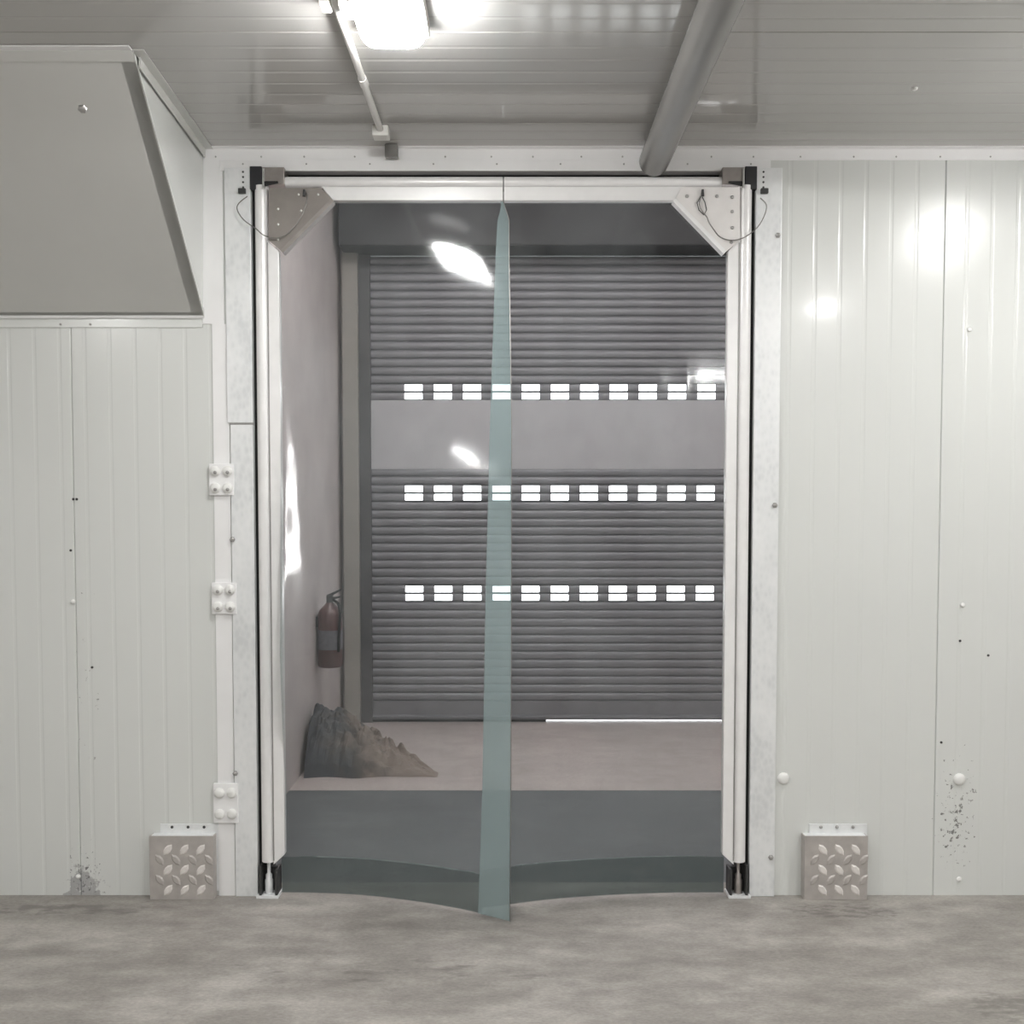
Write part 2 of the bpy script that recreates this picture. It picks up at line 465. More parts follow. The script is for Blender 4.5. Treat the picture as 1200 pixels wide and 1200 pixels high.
# flashings
BX = wx(241)
t1 = structure(MB().prism([(WALL_Y, wz(188)), (WALL_Y - 0.004, wz(188)), (WALL_Y - 0.004, CEIL - 0.004), (WALL_Y - 0.03, CEIL - 0.003), (WALL_Y - 0.03, CEIL), (WALL_Y, CEIL)],
                   'x', BX, XR).build('trim_1', 'plain'))
xx = BX + 0.06
while xx < 2.2:
    put(SCREW, 'screw', (xx, WALL_Y - 0.004, wz(184)), t1, None, 0.5); xx += 0.19 + random.uniform(-0.03, 0.03)
t2 = structure(MB().box(wx(263), wx(898), WALL_Y - 0.008, WALL_Y, wz(201), wz(188)).build('trim_2', 'plain', None, False, 0.002))
xx = wx(290)
while xx < wx(890):
    put(SCREW, 'screw', (xx, WALL_Y - 0.008, wz(193)), t2, None, 0.5); xx += 0.25
t3 = structure(MB().box(BX, wx(266), WALL_Y - 0.006, WALL_Y, wz(380), wz(188)).box(wx(252), wx(271), WALL_Y - 0.006, WALL_Y, 0, wz(380)).build('trim_3', 'plain', None))
t4 = structure(MB().box(XL, BX - 0.001, WALL_Y - 0.006, WALL_Y, wz(384), wz(366)).build('trim_4', 'wall'))
for p in ((71, 380), (106, 380)):
    put(SCREW, 'screw', at_y(*p, WALL_Y - 0.006), t4, None, 0.7)

# wall caps, plugs and screws
for p in ((86, 705), (1136, 386), (1128, 709), (1124, 1030), (92, 1027)):
    put(CAP_S, 'cap', at_y(*p, WALL_Y), wall_front)
for p in ((918, 912), (1124, 913)):
    put(CAP, 'cap', at_y(*p, WALL_Y), wall_front, None, 1.15)
for p in ((90, 585), (86, 585), (83, 645), (108, 782), (1103, 870), (1125, 751), (1158, 768)):
    put(DARK_SCREW, 'screw', at_y(*p, WALL_Y), wall_front, None, 0.9)

# ------------------------------------------------------------------ galvanised door jambs
def jamb(pxo_top, pxo_bot, pxi_top, pxi_bot, label, side):
    xo_t, xo_b = wx(pxo_top, 200), wx(pxo_bot, 1050)
    xi_t, xi_b = wx(pxi_top, 200), wx(pxi_bot, 1050)
    xo, xi = (xo_t + xo_b) / 2, (xi_t + xi_b) / 2
    root = empty('door_jamb', (xo, WALL_Y, 0), label, 'door jamb')
    zt = wz(198)
    y0 = WALL_Y - 0.016
    s = 1 if side < 0 else -1
    zs = wz(497)
    a, b = sorted((xo, xi))
    if side < 0:
        keep(MB().box(a, b, y0, WALL_Y + WALL_T, zs + 0.004, zt).build('channel', 'galv', None, False, 0.003), root)
        keep(MB().box(a + 0.012, b, y0, WALL_Y + WALL_T, 0, zs - 0.004).build('channel', 'galv', None, False, 0.003), root)
        keep(MB().box(a + 0.008, b - 0.001, y0 + 0.006, WALL_Y + 0.01, zs - 0.006, zs + 0.006).build('splice', 'screw'), root)
    else:
        keep(MB().box(a, b, y0, WALL_Y + WALL_T, 0, zt).build('channel', 'galv', None, False, 0.003), root)
    # black rubber seal standing behind the gap
    sxa, sxb = sorted((xi, xi + s * 0.045))
    keep(MB().box(sxa, sxb, WALL_Y + 0.012, WALL_Y + 0.10, 0.0, OP_T).build('seal', 'black'), root)
    for py in ((632, 905) if side < 0 else (277, 592, 1003)):
        put(BOLT, 'bolt', (xo + s * 0.016, y0, wz(py)), root)
    for k in range(4):
        put(DARK_SCREW, 'screw', (xi - s * 0.028, y0, wz(203 + k * 6)), root, None, 0.7)
    # lanyard clamp near the top
    keep(MB().box(*sorted((xi - s * 0.045, xi - s * 0.016)), y0 - 0.016, y0, wz(229), wz(223)).build('clamp', 'dark_screw', None, False, 0.003), root)
    return root
jl = jamb(265, 273, 297, 301, 'galvanised steel door jamb with white bolted plates along its edge', -1)
jr = jamb(915, 907, 885, 877, 'galvanised steel door jamb without bolt plates, beside a single round wall cap', 1)

# square bolt plates between wall and jamb
def bolt_plate(px, py, w, h, label, hollow):
    c = at_y(px, py, WALL_Y - 0.016)
    root = empty('bolt_plate', (c.x, c.y, c.z), label, 'bolt plate', 'bolt plates along the jamb')
    MB().box(-w / 2, w / 2, -0.006, 0.009, -h / 2, h / 2).build('plate', 'plain', root, False, 0.002)
    for i in (-1, 1):
        for k in (-1, 1):
            o = bpy.data.objects.new('cap', CAP); link(o, root)
            o.location = (i * w * 0.25, -0.006, k * h * 0.27)
            if hollow:
                q = bpy.data.objects.new('socket', SCREW); link(q, o); q.location = (0.003, -0.0125, -0.006)
    return root
bolt_plate(260, 562, 0.098, 0.125, 'upper white plate with four hollow bolt caps on jamb edge', True)
bolt_plate(263, 701, 0.098, 0.125, 'middle white plate with four hollow bolt caps on jamb edge', True)
bolt_plate(265, 941, 0.100, 0.160, 'lowest white plate with four smooth round caps above tread plate box', False)

# ------------------------------------------------------------------ swing door leaves
DOOR_Y = WALL_Y - 0.005
Z_TOP = at_y(600, 237, DOOR_Y).z       # upper edge of the visible sheet
Z_BOT = 0.012
def interp(tab, v):
    for (a, pa), (b, pb) in zip(tab, tab[1:]):
        if a <= v <= b: return pa + (pb - pa) * (v - a) / (b - a)
    return tab[0][1] if v < tab[0][0] else tab[-1][1]
EDGE_L = [(240, 589.3), (262, 597), (300, 597), (500, 600), (700, 600), (930, 599), (1080, 598)]
EDGE_R = [(240, 590.8), (262, 583), (300, 581), (500, 574), (700, 569), (930, 565), (1080, 560)]
def wob(x, z, k):
    return (noise.noise(Vector((x * 1.7 + k, z * 1.1, k))) * 0.016 + noise.noise(Vector((x * 4.0, z * 2.2 + k, 3 + k))) * 0.006)
def sheet(side):
    post_px = 326 if side < 0 else 852
    edge = EDGE_L if side < 0 else EDGE_R
    bow, pw = (0.28, 2.2) if side < 0 else (0.18, 2.4)
    def fn(s, h):
        z = Z_BOT + (Z_TOP + 0.02 - Z_BOT) * h
        g = max(0.0, 1 - h) ** 1.2
        Y = DOOR_Y - bow * (s ** pw) * g
        Ye = DOOR_Y - bow * g
        py = 588 + (EYE - z) / Ye * 1200
        xe = x_for(interp(edge, py), Ye, z)
        xp = at_y(post_px, 620, DOOR_Y).x
        x = xp + (xe - xp) * s
        fade = min(1, (1 - h) * 2.2) * min(1, s * 7)
        if side < 0:
            # loose bulge where the sheet leaves the post
            def ease(t): t = max(0.0, min(1.0, t)); return t * t * (3 - 2 * t)
            def soft(t, k): return k * math.log(1 + math.exp(max(-30, min(30, t / k))))
            xo = x - xp
            zz = 1.0 + soft(z - 1.0, 0.07)
            wd_ = 0.085 + 0.085 * ease((2.05 - z) / 0.9) + 0.012 * noise.noise(Vector((0.3, z * 3.1, 2.0)))
            lo_ = wd_ - soft(wd_ - xo, 0.016)                     # min(xo, width), rounded
            top = 0.095 * max(0.0, 2.1 - zz) ** 2 + 0.16 * (0.19 - lo_) * ease((2.35 - z) / 0.45)
            top += 0.0014 * noise.noise(Vector((x * 11, z * 4.5, 5.0)))
            Y -= top * ease((z - 0.40) / 0.65) * ease(xo / 0.035) * ease((0.50 - xo) / 0.32)
            calm = max(0.0, min(1.0, (s - 0.2) / 0.2))
            Y += wob(x, z, 1.0) * fade * calm * (1 - s * 0.6)
        else:
            Y += abs(wob(x, z, 9.0)) * fade * (1 - s * 0.5) + 0.014 * s ** 4
        return Vector((x, Y, z))
    return fn
SHEET = {-1: sheet(-1), 1: sheet(1)}
def sheet_mesh(fn, s0, s1, nu, nv, th, dy=0.0):
    b = MB()
    P = []
    for j in range(nv + 1):
        for i in range(nu + 1):
            h = j / nv
            a = s0(h) if callable(s0) else s0
            P.append(fn(a + (s1 - a) * i / nu, h) + Vector((0, dy, 0)))
    n = len(P)
    vs_ = P + [p + Vector((0, th, 0)) for p in P]
    w = nu + 1
    fs_ = []
    for j in range(nv):
        for i in range(nu):
            a = j * w + i
            fs_.append((a, a + 1, a + w + 1, a + w))
            fs_.append((n + a, n + a + w, n + a + w + 1, n + a + 1))
    ring = [i for i in range(nu)] + [j * w + nu for j in range(nv)] + [nv * w + i for i in range(nu, 0, -1)] + [j * w for j in range(nv, 0, -1)]
    for a, c in zip(ring, ring[1:] + ring[:1]):
        fs_.append((a, n + a, n + c, c))
    return b.add(vs_, fs_)

def leaf(side, label):
    s = -side                                   # +1: towards the door's middle
    mid = 600
    def P(dx, py, Y=DOOR_Y):                     # dx pixels from the door's own centre line
        return at_y(590 + side * dx, py, Y)
    post_x = at_y(590 + side * 279, 620, DOOR_Y).x
    root = empty('swing_door_leaf', (post_x, DOOR_Y, 0), label, 'door leaf')
    K = lambda o: keep(o, root)
    zt, zb = wz(222), wz(1011)
    R = 0.027
    # hinge post: round tube with a flat clamping web towards the sheet
    tx = post_x - s * 0.0
    K(MB().tube([(tx, DOOR_Y, zb + 0.01), (tx, DOOR_Y, zt + 0.01)], R, 24).build('post', 'alu', None, True))
    x1 = tx + s * (R - 0.004); x2 = at_y(590 + side * 259, 620, DOOR_Y).x
    zg = wz(283)
    K(MB().prism([(x1, zb), (x2, wz(999)), (x2, wz(296)), (x1, zg)], 'y', DOOR_Y - 0.020, DOOR_Y + 0.02).build('clamp_bar', 'alu', None, False, 0.002))
    K(MB().box(*sorted((x1, x1 + s * 0.004)), DOOR_Y - 0.0215, DOOR_Y - 0.017, wz(1006), wz(286)).build('bead', 'screw'))
    # top rail: tube above, flat bar below
    xa = at_y(590 + side * 255, 210, DOOR_Y).x; xb = at_y(590 + side * 0.6, 210, DOOR_Y).x
    zc = wz(214.5)
    K(MB().tube([(xa, DOOR_Y, zc), (xb, DOOR_Y, zc)], 0.0215, 20).build('top_rail', 'alu', None, True))
    gx0 = at_y(590 + side * 199, 230, DOOR_Y).x
    K(MB().prism([(at_y(590 + side * 212, 222, DOOR_Y).x, wz(221)), (xb, wz(221)), (xb, wz(237)), (gx0, wz(237))], 'y', DOOR_Y - 0.020, DOOR_Y + 0.02).build('top_clamp_bar', 'alu', None, False, 0.002))
    # corner plate with folded lip, screws
    gm = 'plate_shaded' if side < 0 else 'plate_pale'  # left plate coloured darker to stand for what it reflects
    g = [P(273, 223), P(212, 223), P(200, 236), P(259, 296), P(273, 284)]
    if side > 0: g = [P(275, 222), P(207, 222), P(200, 236), P(259, 297), P(275, 284)]
    plate = K(MB().prism([(p.x, p.z) for p in g], 'y', DOOR_Y - 0.031, DOOR_Y - 0.021).build('corner_plate', gm, None, False, 0.001))
    if side < 0: plate['label'] = 'corner plate coloured brown-grey for its dark reflection'
    d = (g[3] - g[2]).normalized(); nrm = Vector((d.z, 0, -d.x))
    if nrm.z > 0: nrm = -nrm
    a, c = g[2], g[3]
    lip = [a, c, c + nrm * 0.016, a + nrm * 0.016]
    K(MB().prism([(p.x, p.z) for p in lip], 'y', DOOR_Y - 0.040, DOOR_Y + 0.004).build('folded_lip', 'alu' if side > 0 else 'block', None, False, 0.001))
    if side > 0: sc = [(215, 230), (250, 230), (268, 231), (268, 248), (268, 267), (267, 284)]
    else: sc = [(217, 228), (240, 228), (264, 245), (264, 263), (264, 281), (237, 247)]
    for dx, py in sc:
        q = P(dx, py, DOOR_Y - 0.031)
        o = put(SCREW if side > 0 else CAP_S, 'screw', q, root, None, 1.0 if side > 0 else 0.45)
    # lanyard cable from plate to jamb
    if side > 0:
        pts = [(233, 226), (230, 235), (230, 242), (233, 248), (238, 254), (241, 261), (247, 270), (253, 277), (262, 281), (274, 281), (286, 276), (298, 266), (306, 252), (308, 240), (301, 232)]
    else:
        pts = [(233, 225), (230, 228), (231, 238), (236, 252), (243, 263), (250, 271), (258, 277), (270, 279), (282, 275), (290, 268), (304, 258), (312, 246), (310, 238), (300, 230)]
    yy = [DOOR_Y - 0.036 - 0.012 * math.sin(i / (len(pts) - 1) * math.pi) for i in range(len(pts))]
    raw = [P(dx, py, y) for (dx, py), y in zip(pts, yy)]
    fine = []
    for i in range(len(raw) - 1):
        p0, p1, p2, p3 = raw[max(i - 1, 0)], raw[i], raw[i + 1], raw[min(i + 2, len(raw) - 1)]
        for k in range(4):
            t = k / 4
            fine.append(0.5 * ((2 * p1) + (p2 - p0) * t + (2 * p0 - 5 * p1 + 4 * p2 - p3) * t * t + (3 * p1 - p0 - 3 * p2 + p3) * t ** 3))
    fine.append(raw[-1])
    K(MB().tube(fine, 0.0022, 6).build('lanyard', 'cable', None, True))
    if side > 0:
        lp = [(231, 230), (227, 238), (229, 246), (235, 252), (238, 246), (236, 237), (233, 231)]
        K(MB().tube([P(dx, py, DOOR_Y - 0.038) for dx, py in lp], 0.002, 6).build('lanyard_loop', 'dark_screw', None, True))
    q = P(233, 227, DOOR_Y - 0.03)
    K(MB().prism([(q.x - 0.006, q.z - 0.012), (q.x + 0.006, q.z - 0.012), (q.x + 0.004, q.z + 0.014), (q.x - 0.004, q.z + 0.014)], 'y', DOOR_Y - 0.042, DOOR_Y - 0.031).build('lanyard_clip', 'dark_screw', None, False, 0.001))
    # upper bearing block, dark cheek, bright pin
    bx0, bx1 = sorted((P(281, 205).x, P(255, 205).x))
    blk = K(MB().box(bx0, bx1, DOOR_Y - 0.028, DOOR_Y + 0.045, wz(219), wz(199)).build('bearing_block', 'block', None, False, 0.003))
    cx0, cx1 = sorted((P(296, 205).x, P(282, 205).x))
    K(MB().box(cx0, cx1, DOOR_Y - 0.020, DOOR_Y + 0.05, wz(224), wz(197)).build('bearing_cheek', 'hood', None, False, 0.003))
    px_ = P(279, 205).x
    K(MB().tube([(px_, DOOR_Y - 0.030, wz(224)), (px_, DOOR_Y - 0.030, wz(201))], 0.006, 10).build('pin', 'chrome', None, True))
    K(MB().prism([(P(277, 220).x, wz(221)), (P(262, 220).x, wz(218)), (P(262, 220).x, wz(216)), (P(277, 220).x, wz(216))], 'y', DOOR_Y - 0.036, DOOR_Y - 0.026).build('rubber_stop', 'black'))
    # floor pivot
    fx = post_x
    for k, (dx0, dx1) in enumerate(((-0.034, -0.024), (0.030, 0.040))):
        K(MB().box(*sorted((fx - s * dx0 * -1, fx - s * dx1 * -1)), DOOR_Y - 0.03, DOOR_Y + 0.045, 0.004, wz(1011 if k == 0 else 1016)).build('pivot_cheek', 'dark_screw', None, False, 0.003))
    K(MB().box(fx - 0.040, fx + 0.040, DOOR_Y + 0.03, DOOR_Y + 0.045, 0.004, wz(1018)).build('pivot_back', 'dark_screw'))
    K(MB().box(fx - 0.045, fx + 0.045, DOOR_Y - 0.035, DOOR_Y + 0.05, 0.0, 0.012).build('pivot_foot', 'galv', None, False, 0.002))
    K(MB().tube([(fx, DOOR_Y, 0.012), (fx, DOOR_Y, wz(1030)), (fx, DOOR_Y, wz(1029)), (fx, DOOR_Y, wz(1024)), (fx, DOOR_Y, wz(1022)), (fx, DOOR_Y, zb + 0.012)],
                [0.016, 0.016, 0.013, 0.013, 0.007, 0.007], 14).build('pivot_pin', 'block' if side > 0 else 'galv', None, True))
    # clear sheet
    K(sheet_mesh(SHEET[side], 0.0, 1.0, 110, 110, 0.005).build('sheet', 'pvc', None, True, 0, 60))
    kf = lambda q, h: SHEET[side](q, h * 0.052)
    kick = K(sheet_mesh(kf, 0.0, 0.885 if side < 0 else 0.985, 40, 6, 0.003, 0.0062).build('kick_strip', 'pvc_kick', None, True, 0, 60))
    ew = lambda q, h: SHEET[side](q, 0.052 + h * 0.0016)
    K(sheet_mesh(ew, 0.08, 0.855 if side < 0 else 0.86, 40, 1, 0.003, 0.0062).build('kick_weld', 'pvc_weld', None, True, 0, 60))
    if side < 0:
        def s0(h):
            pl0, pl1 = SHEET[-1](0, h), SHEET[-1](1, h)
            pr = SHEET[1](1, h)
            # where the other leaf's edge shows behind this one
            dep_l = lambda p: p.x / (p.y * CP - (p.z - EYE) * SP)
            lo, hi = 0.5, 1.0
            for _ in range(24):
                m_ = (lo + hi) / 2
                if dep_l(SHEET[-1](m_, h)) < dep_l(pr): lo = m_
                else: hi = m_
            return min((lo + hi) / 2, 0.985)
        st = K(sheet_mesh(SHEET[-1], s0, 1.0, 4, 90, 0.003, -0.0045).build('edge_strip', 'pvc_strip', None, True, 0, 60))
        st['label'] = 'green-tinted overlap strip'
        K(sheet_mesh(SHEET[-1], 0.9965, 1.0, 1, 90, 0.004, -0.008).build('edge_welt', 'cable', None, True, 0, 60))
    return root
leaf(-1, 'clear flexible door leaf with shade-coloured brown corner plate and green overlap strip')
leaf(1, 'clear flexible door leaf with pale corner plate, hinged on the plain jamb')

# black gap liner over the top rail
lin = MB().box(OP_L + 0.05, OP_R - 0.05, WALL_Y + 0.055, WALL_Y + 0.10, OP_T - 0.055, OP_T - 0.001)
o = lin.build('header_seal', 'black'); tag(o, 'black rubber seal strip above the door top rails', 'seal strip')

# ------------------------------------------------------------------ sloping bulkhead
zc = CEIL - 0.001
A = at_z(155, 57, CEIL)               # front top corner on the ceiling
Bp = at_y(240, 373, WALL_Y)           # foot of the slope on the wall
bx_f, bx_w = A.x, wx(240, 300)
root = empty('sloped_bulkhead', (bx_f, WALL_Y, Bp.z), 'grey sloping boxed bulkhead between ceiling and wall', 'bulkhead')
K = lambda o: keep(o, root)
zb, zl = Bp.z, at_y(0, 362, WALL_Y).z
XFAR = XL + 0.003
t = 0.02
# front skin: quad from the ceiling edge down to the wall, with thickness
n = Vector((0, (zc - zb), (A.y - WALL_Y))).normalized()      # normal of the slope
if n.y > 0: n = -n
def slab(pts, th, nv):
    q = [Vector(p) for p in pts]; r = [p - nv * th for p in q]
    m_ = len(q)
    return MB().add(q + r, [tuple(range(m_)), tuple(range(2 * m_ - 1, m_ - 1, -1))] + [(i, m_ + i, m_ + (i + 1) % m_, (i + 1) % m_) for i in range(m_)])
yw = WALL_Y - 0.008
fp = [(A.y, zc), (A.y + 0.03, zc), (yw, zb + 0.035), (yw, zb)]
K(MB().add([(XFAR, y_, z_) for y_, z_ in fp] + [(A.x + (Bp.x - A.x) * (y_ - A.y) / (yw - A.y), y_, z_) for y_, z_ in fp],
           [(0, 1, 2, 3), (7, 6, 5, 4), (0, 4, 5, 1), (1, 5, 6, 2), (2, 6, 7, 3), (3, 7, 4, 0)]).build('front_panel', 'bulk'))
sn = Vector((1, 0, 0))
K(slab([(A.x - 0.004, A.y + 0.01, zc), (wx(240, 180) - 0.004, yw, zc), (Bp.x - 0.004, yw, zb + 0.01)], 0.012, sn).build('side_panel', 'wall'))
# edge angles
def bar(p, q, w1, w2, d1, d2):
    p, q = Vector(p), Vector(q)
    d1 = Vector(d1).normalized() * w1; d2 = Vector(d2).normalized() * w2
    vs_ = [p, p + d1, p + d1 + d2, p + d2, q, q + d1, q + d1 + d2, q + d2]
    return MB().add(vs_, [(0, 1, 2, 3), (7, 6, 5, 4), (0, 4, 5, 1), (1, 5, 6, 2), (2, 6, 7, 3), (3, 7, 4, 0)])
out = n * 0.004
slope = (Vector((Bp.x, yw, zb)) - Vector((A.x, A.y, zc))).normalized()
c0, c1 = Vector((A.x, A.y, zc)), Vector((Bp.x, yw, zb))
K(bar(c0 + slope * 0.006, c1, 0.045, 0.004, (-1, 0, 0), n).build('corner_angle', 'bulk'))
q0, q1 = c0 + slope * 0.06, c1 - slope * 0.06
K(bar(q0, q1, 0.004, 0.030, (1, 0, 0), -n).build('corner_angle', 'bulk'))
K(bar((XFAR, A.y, zc - 0.006), (A.x, A.y, zc - 0.006), 0.035, 0.004, slope, n).build('top_angle', 'bulk'))
K(bar((XFAR, A.y, zc - 0.001), (A.x, A.y, zc - 0.001), 0.03, 0.004, (0, -1, 0), (0, 0, -1)).build('top_flange', 'plain'))
K(bar((A.x, A.y, zc), (wx(240, 180), yw, zc), 0.035, 0.004, (1, 0, 0), (0, 0, -1)).build('side_flange', 'bulk'))
K(bar((A.x + 0.001, A.y + 0.05, zc - 0.002), (wx(240, 180) + 0.001, yw, zc - 0.002), 0.035, 0.004, (0, 0, -1), (1, 0, 0)).build('side_flange', 'bulk'))
K(bar((XFAR, yw, zb), (Bp.x, yw, zb), 0.03, 0.005, -slope, n).build('bottom_angle', 'bulk'))
K(bar((XFAR, yw - 0.004, zb - 0.003), (Bp.x, yw - 0.004, zb - 0.003), 0.018, 0.010, (0, 0, 1), n).build('bottom_lip', 'plain'))
# screw on the slope
d = ray(97, 127); P0 = Vector((A.x, A.y, zc))
tt = (P0 - Vector((0, 0, EYE))).dot(n) / d.dot(n)
sp_ = Vector((0, 0, EYE)) + d * tt
q = put(BOLT, 'bolt', sp_, root, None, 1.1); q.rotation_euler = (-math.atan2(-n.z, -n.y), 0, 0)

# ------------------------------------------------------------------ ceiling services
pz = CEIL - 0.062
root = empty('drain_pipe', (0.555, WALL_Y - 0.06, pz), 'thick grey round pipe running along the ceiling', 'pipe')
b = MB().tube([(0.555, WALL_Y - 0.034, pz), (0.555, WALL_Y - 1.5, pz), (0.555, -2.5, pz)], 0.058, 32)
keep(b.build('pipe', 'pipe', None, True), root)
for y in (WALL_Y - 2.6, WALL_Y - 4.6):
    keep(MB().tube([(0.555, y - 0.015, pz), (0.555, y + 0.015, pz)], 0.060, 32).build('pipe_clip', 'pipe', None, True), root)

cx, czz = -0.487, CEIL - 0.016
y_end = at_z(447, 152, CEIL - 0.016).y
root = empty('conduit', (cx, y_end, CEIL), 'thin white cable conduit along the ceiling beside the lit lamp', 'conduit')
keep(MB().tube([(cx, y_end, czz), (cx, 2.0, czz), (cx, -3.0, czz)], 0.012, 14).build('conduit', 'conduit', None, True), root)
yk = at_z(427, 97, czz).y
keep(MB().tube([(cx, yk + 0.02, czz), (cx, yk - 0.04, czz)], 0.0145, 14).build('coupling', 'conduit', None, True), root)
keep(MB().box(cx - 0.03, cx + 0.03, y_end - 0.01, y_end + 0.05, CEIL - 0.04, CEIL - 0.001).build('end_box', 'conduit', None, False, 0.004), root)
keep(MB().box(cx - 0.008, cx + 0.042, WALL_Y - 0.055, WALL_Y - 0.031, CEIL - 0.05, CEIL - 0.001).build('bracket', 'pipe', None, False, 0.003), root)
keep(MB().box(cx - 0.008, cx + 0.042, WALL_Y - 0.055, WALL_Y - 0.01, wz(186), CEIL - 0.045).build('bracket_leg', 'pipe', None, False, 0.003), root)

def lamp(x, y, z, label, group, size=0.19, lens='lens', hgt=0.085):
    r = empty('ceiling_lamp', (x, y, z), label, 'lamp', group)
    w = size / 2; l = w * 1.38
    MB().box(-w * 1.06, w * 1.06, -l * 1.04, l * 1.04, -0.046, 0.0).build('lamp_base', 'conduit', r, True, 0.008, 30)
    # diffuser: shallow rounded box below the housing
    b = MB(); seg = 32; rings = []
    for k, (sc, zz) in enumerate(((0.98, -0.044), (1.0, -0.052), (0.97, -0.052 - (hgt - 0.052) * 0.5), (0.88, -hgt * 0.96), (0.70, -hgt))):
        ring = []
        for i in range(seg):
            a = 2 * math.pi * i / seg
            ca, sa = math.cos(a), math.sin(a)
            e = 0.45
            ring.append((w * sc * math.copysign(abs(ca) ** e, ca), l * sc * math.copysign(abs(sa) ** e, sa), zz))
        rings.append(ring)
    vs_ = [v for R_ in rings for v in R_]
    fs_ = [(i * seg + k, i * seg + (k + 1) % seg, (i + 1) * seg + (k + 1) % seg, (i + 1) * seg + k) for i in range(len(rings) - 1) for k in range(seg)]
    fs_ += [tuple((len(rings) - 1) * seg + k for k in range(seg)), tuple(range(seg))]
    b.add(vs_, fs_).build('diffuser', lens, r, True, 0, 50)
    return r
lp = at_z(457, 33, CEIL - 0.075)
lamp(lp.x, lp.y, CEIL, 'lit white bulkhead lamp beside the conduit on ceiling', None)
root = empty('junction_box', (cx + 0.02, lp.y - 0.03, CEIL), 'small white junction box between conduit and lamp', 'junction box')
MB().box(-0.006, 0.045, -0.04, 0.05, -0.045, 0.0).build('box', 'conduit', root, False, 0.006)
MB().tube([(0.045, 0, -0.02), (0.075, 0, -0.02)], 0.010, 10).build('gland', 'conduit', root, True)
MB().box(-0.062, -0.034, -0.02, 0.04, -0.03, 0.0).build('cover', 'conduit', root, False, 0.004)
G2 = 'lamps in rows and added fill columns along the white room ceiling'
for x, y in ((2.14, 3.05), (2.14, 1.1), (lp.x, 1.0), (lp.x, -0.95), (2.14, -0.95), (lp.x, -2.9), (2.14, -2.9), (4.6, 1.1), (-2.8, 1.0), (-2.8, -2.9)):  # outer columns added to brighten the walls, the others continue the rows
    lamp(x, y, CEIL, 'lit row or added fill white bulkhead lamp on open ceiling away from the conduit end', G2)

# ------------------------------------------------------------------ tread plate boxes at the wall foot
def lozenge():
    a, c, h = 0.028, 0.014, 0.004
    pts = [(-a, 0), (-a * 0.5, c * 0.8), (0, c), (a * 0.5, c * 0.8), (a, 0), (a * 0.5, -c * 0.8), (0, -c), (-a * 0.5, -c * 0.8)]
    vs_ = [(x, 0, z) for x, z in pts] + [(x * 0.7, -h, z * 0.6) for x, z in pts]
    fs_ = [(i, (i + 1) % 8, 8 + (i + 1) % 8, 8 + i) for i in range(8)] + [tuple(range(8, 16))]
    return MB().add(vs_, fs_).mesh('tread', 'tread', False)
LOZ = lozenge()
def tread_box(pxa, pxb, flip, label):
    xa, xb = wx(pxa, 1000), wx(pxb, 1000)
    w = xb - xa; cxm = (xa + xb) / 2
    zt = wz(975); dp = 0.05
    root = empty('tread_plate_box', (cxm, WALL_Y, 0), label, 'guard box')
    y1 = -dp
    MB().box(-w / 2, w / 2, y1, y1 + 0.004, 0.0, zt).build('front_plate', 'checker', root, False, 0.0012)
    for sgn in (-1, 1):
        MB().box(*sorted((sgn * w / 2, sgn * (w / 2 - 0.004))), y1 + 0.004, 0.0, 0.0, zt - 0.003).build('side_plate', 'checker', root)
    MB().box(-w / 2 + 0.004, w / 2 - 0.004, y1 + 0.004, 0.0, zt - 0.008, zt - 0.003).build('top_plate', 'galv', root)
    off = 0.014 * (1 if not flip else 1)
    MB().box(-w / 2 + 0.03, w / 2 + 0.012, -0.005, 0.0, 0.02, zt + 0.034).build('back_plate', 'galv', root, False, 0.001)
    for k in range(3):
        o = bpy.data.objects.new('screw', DARK_SCREW if not flip else SCREW); link(o, root); o.location = (-0.05 + k * 0.065, -0.005, zt + 0.022)
    nx, nz = 3, 4
    for i in range(-1, nx + 1):
        for k in range(nz):
            x = (i - 1) * 0.066 + 0.012
            z = 0.04 + k * 0.082
            if abs(x) > w / 2 - 0.012 or z > zt - 0.02: continue
            o = bpy.data.objects.new('tread', LOZ); link(o, root)
            o.location = (x, y1, z); o.rotation_euler = (0, math.radians(-52 if not flip else 52), 0)
    for i in range(-1, nx):
        for k in range(nz):
            x = (i - 1) * 0.066 + 0.045
            z = 0.081 + k * 0.082
            if abs(x) > w / 2 - 0.014 or z > zt - 0.025: continue
            o = bpy.data.objects.new('tread', LOZ_D); link(o, root)
            o.location = (x, y1, z); o.rotation_euler = (0, math.radians(52 if not flip else -52), 0)
    return root
LOZ_D = LOZ.copy(); LOZ_D.materials.clear(); LOZ_D.materials.append(M['checker'])
tread_box(180, 254, False, 'tread plate guard box under the four smooth bolt caps')
tread_box(939, 1012, True, 'tread plate guard box below the single cap on the plain wall')

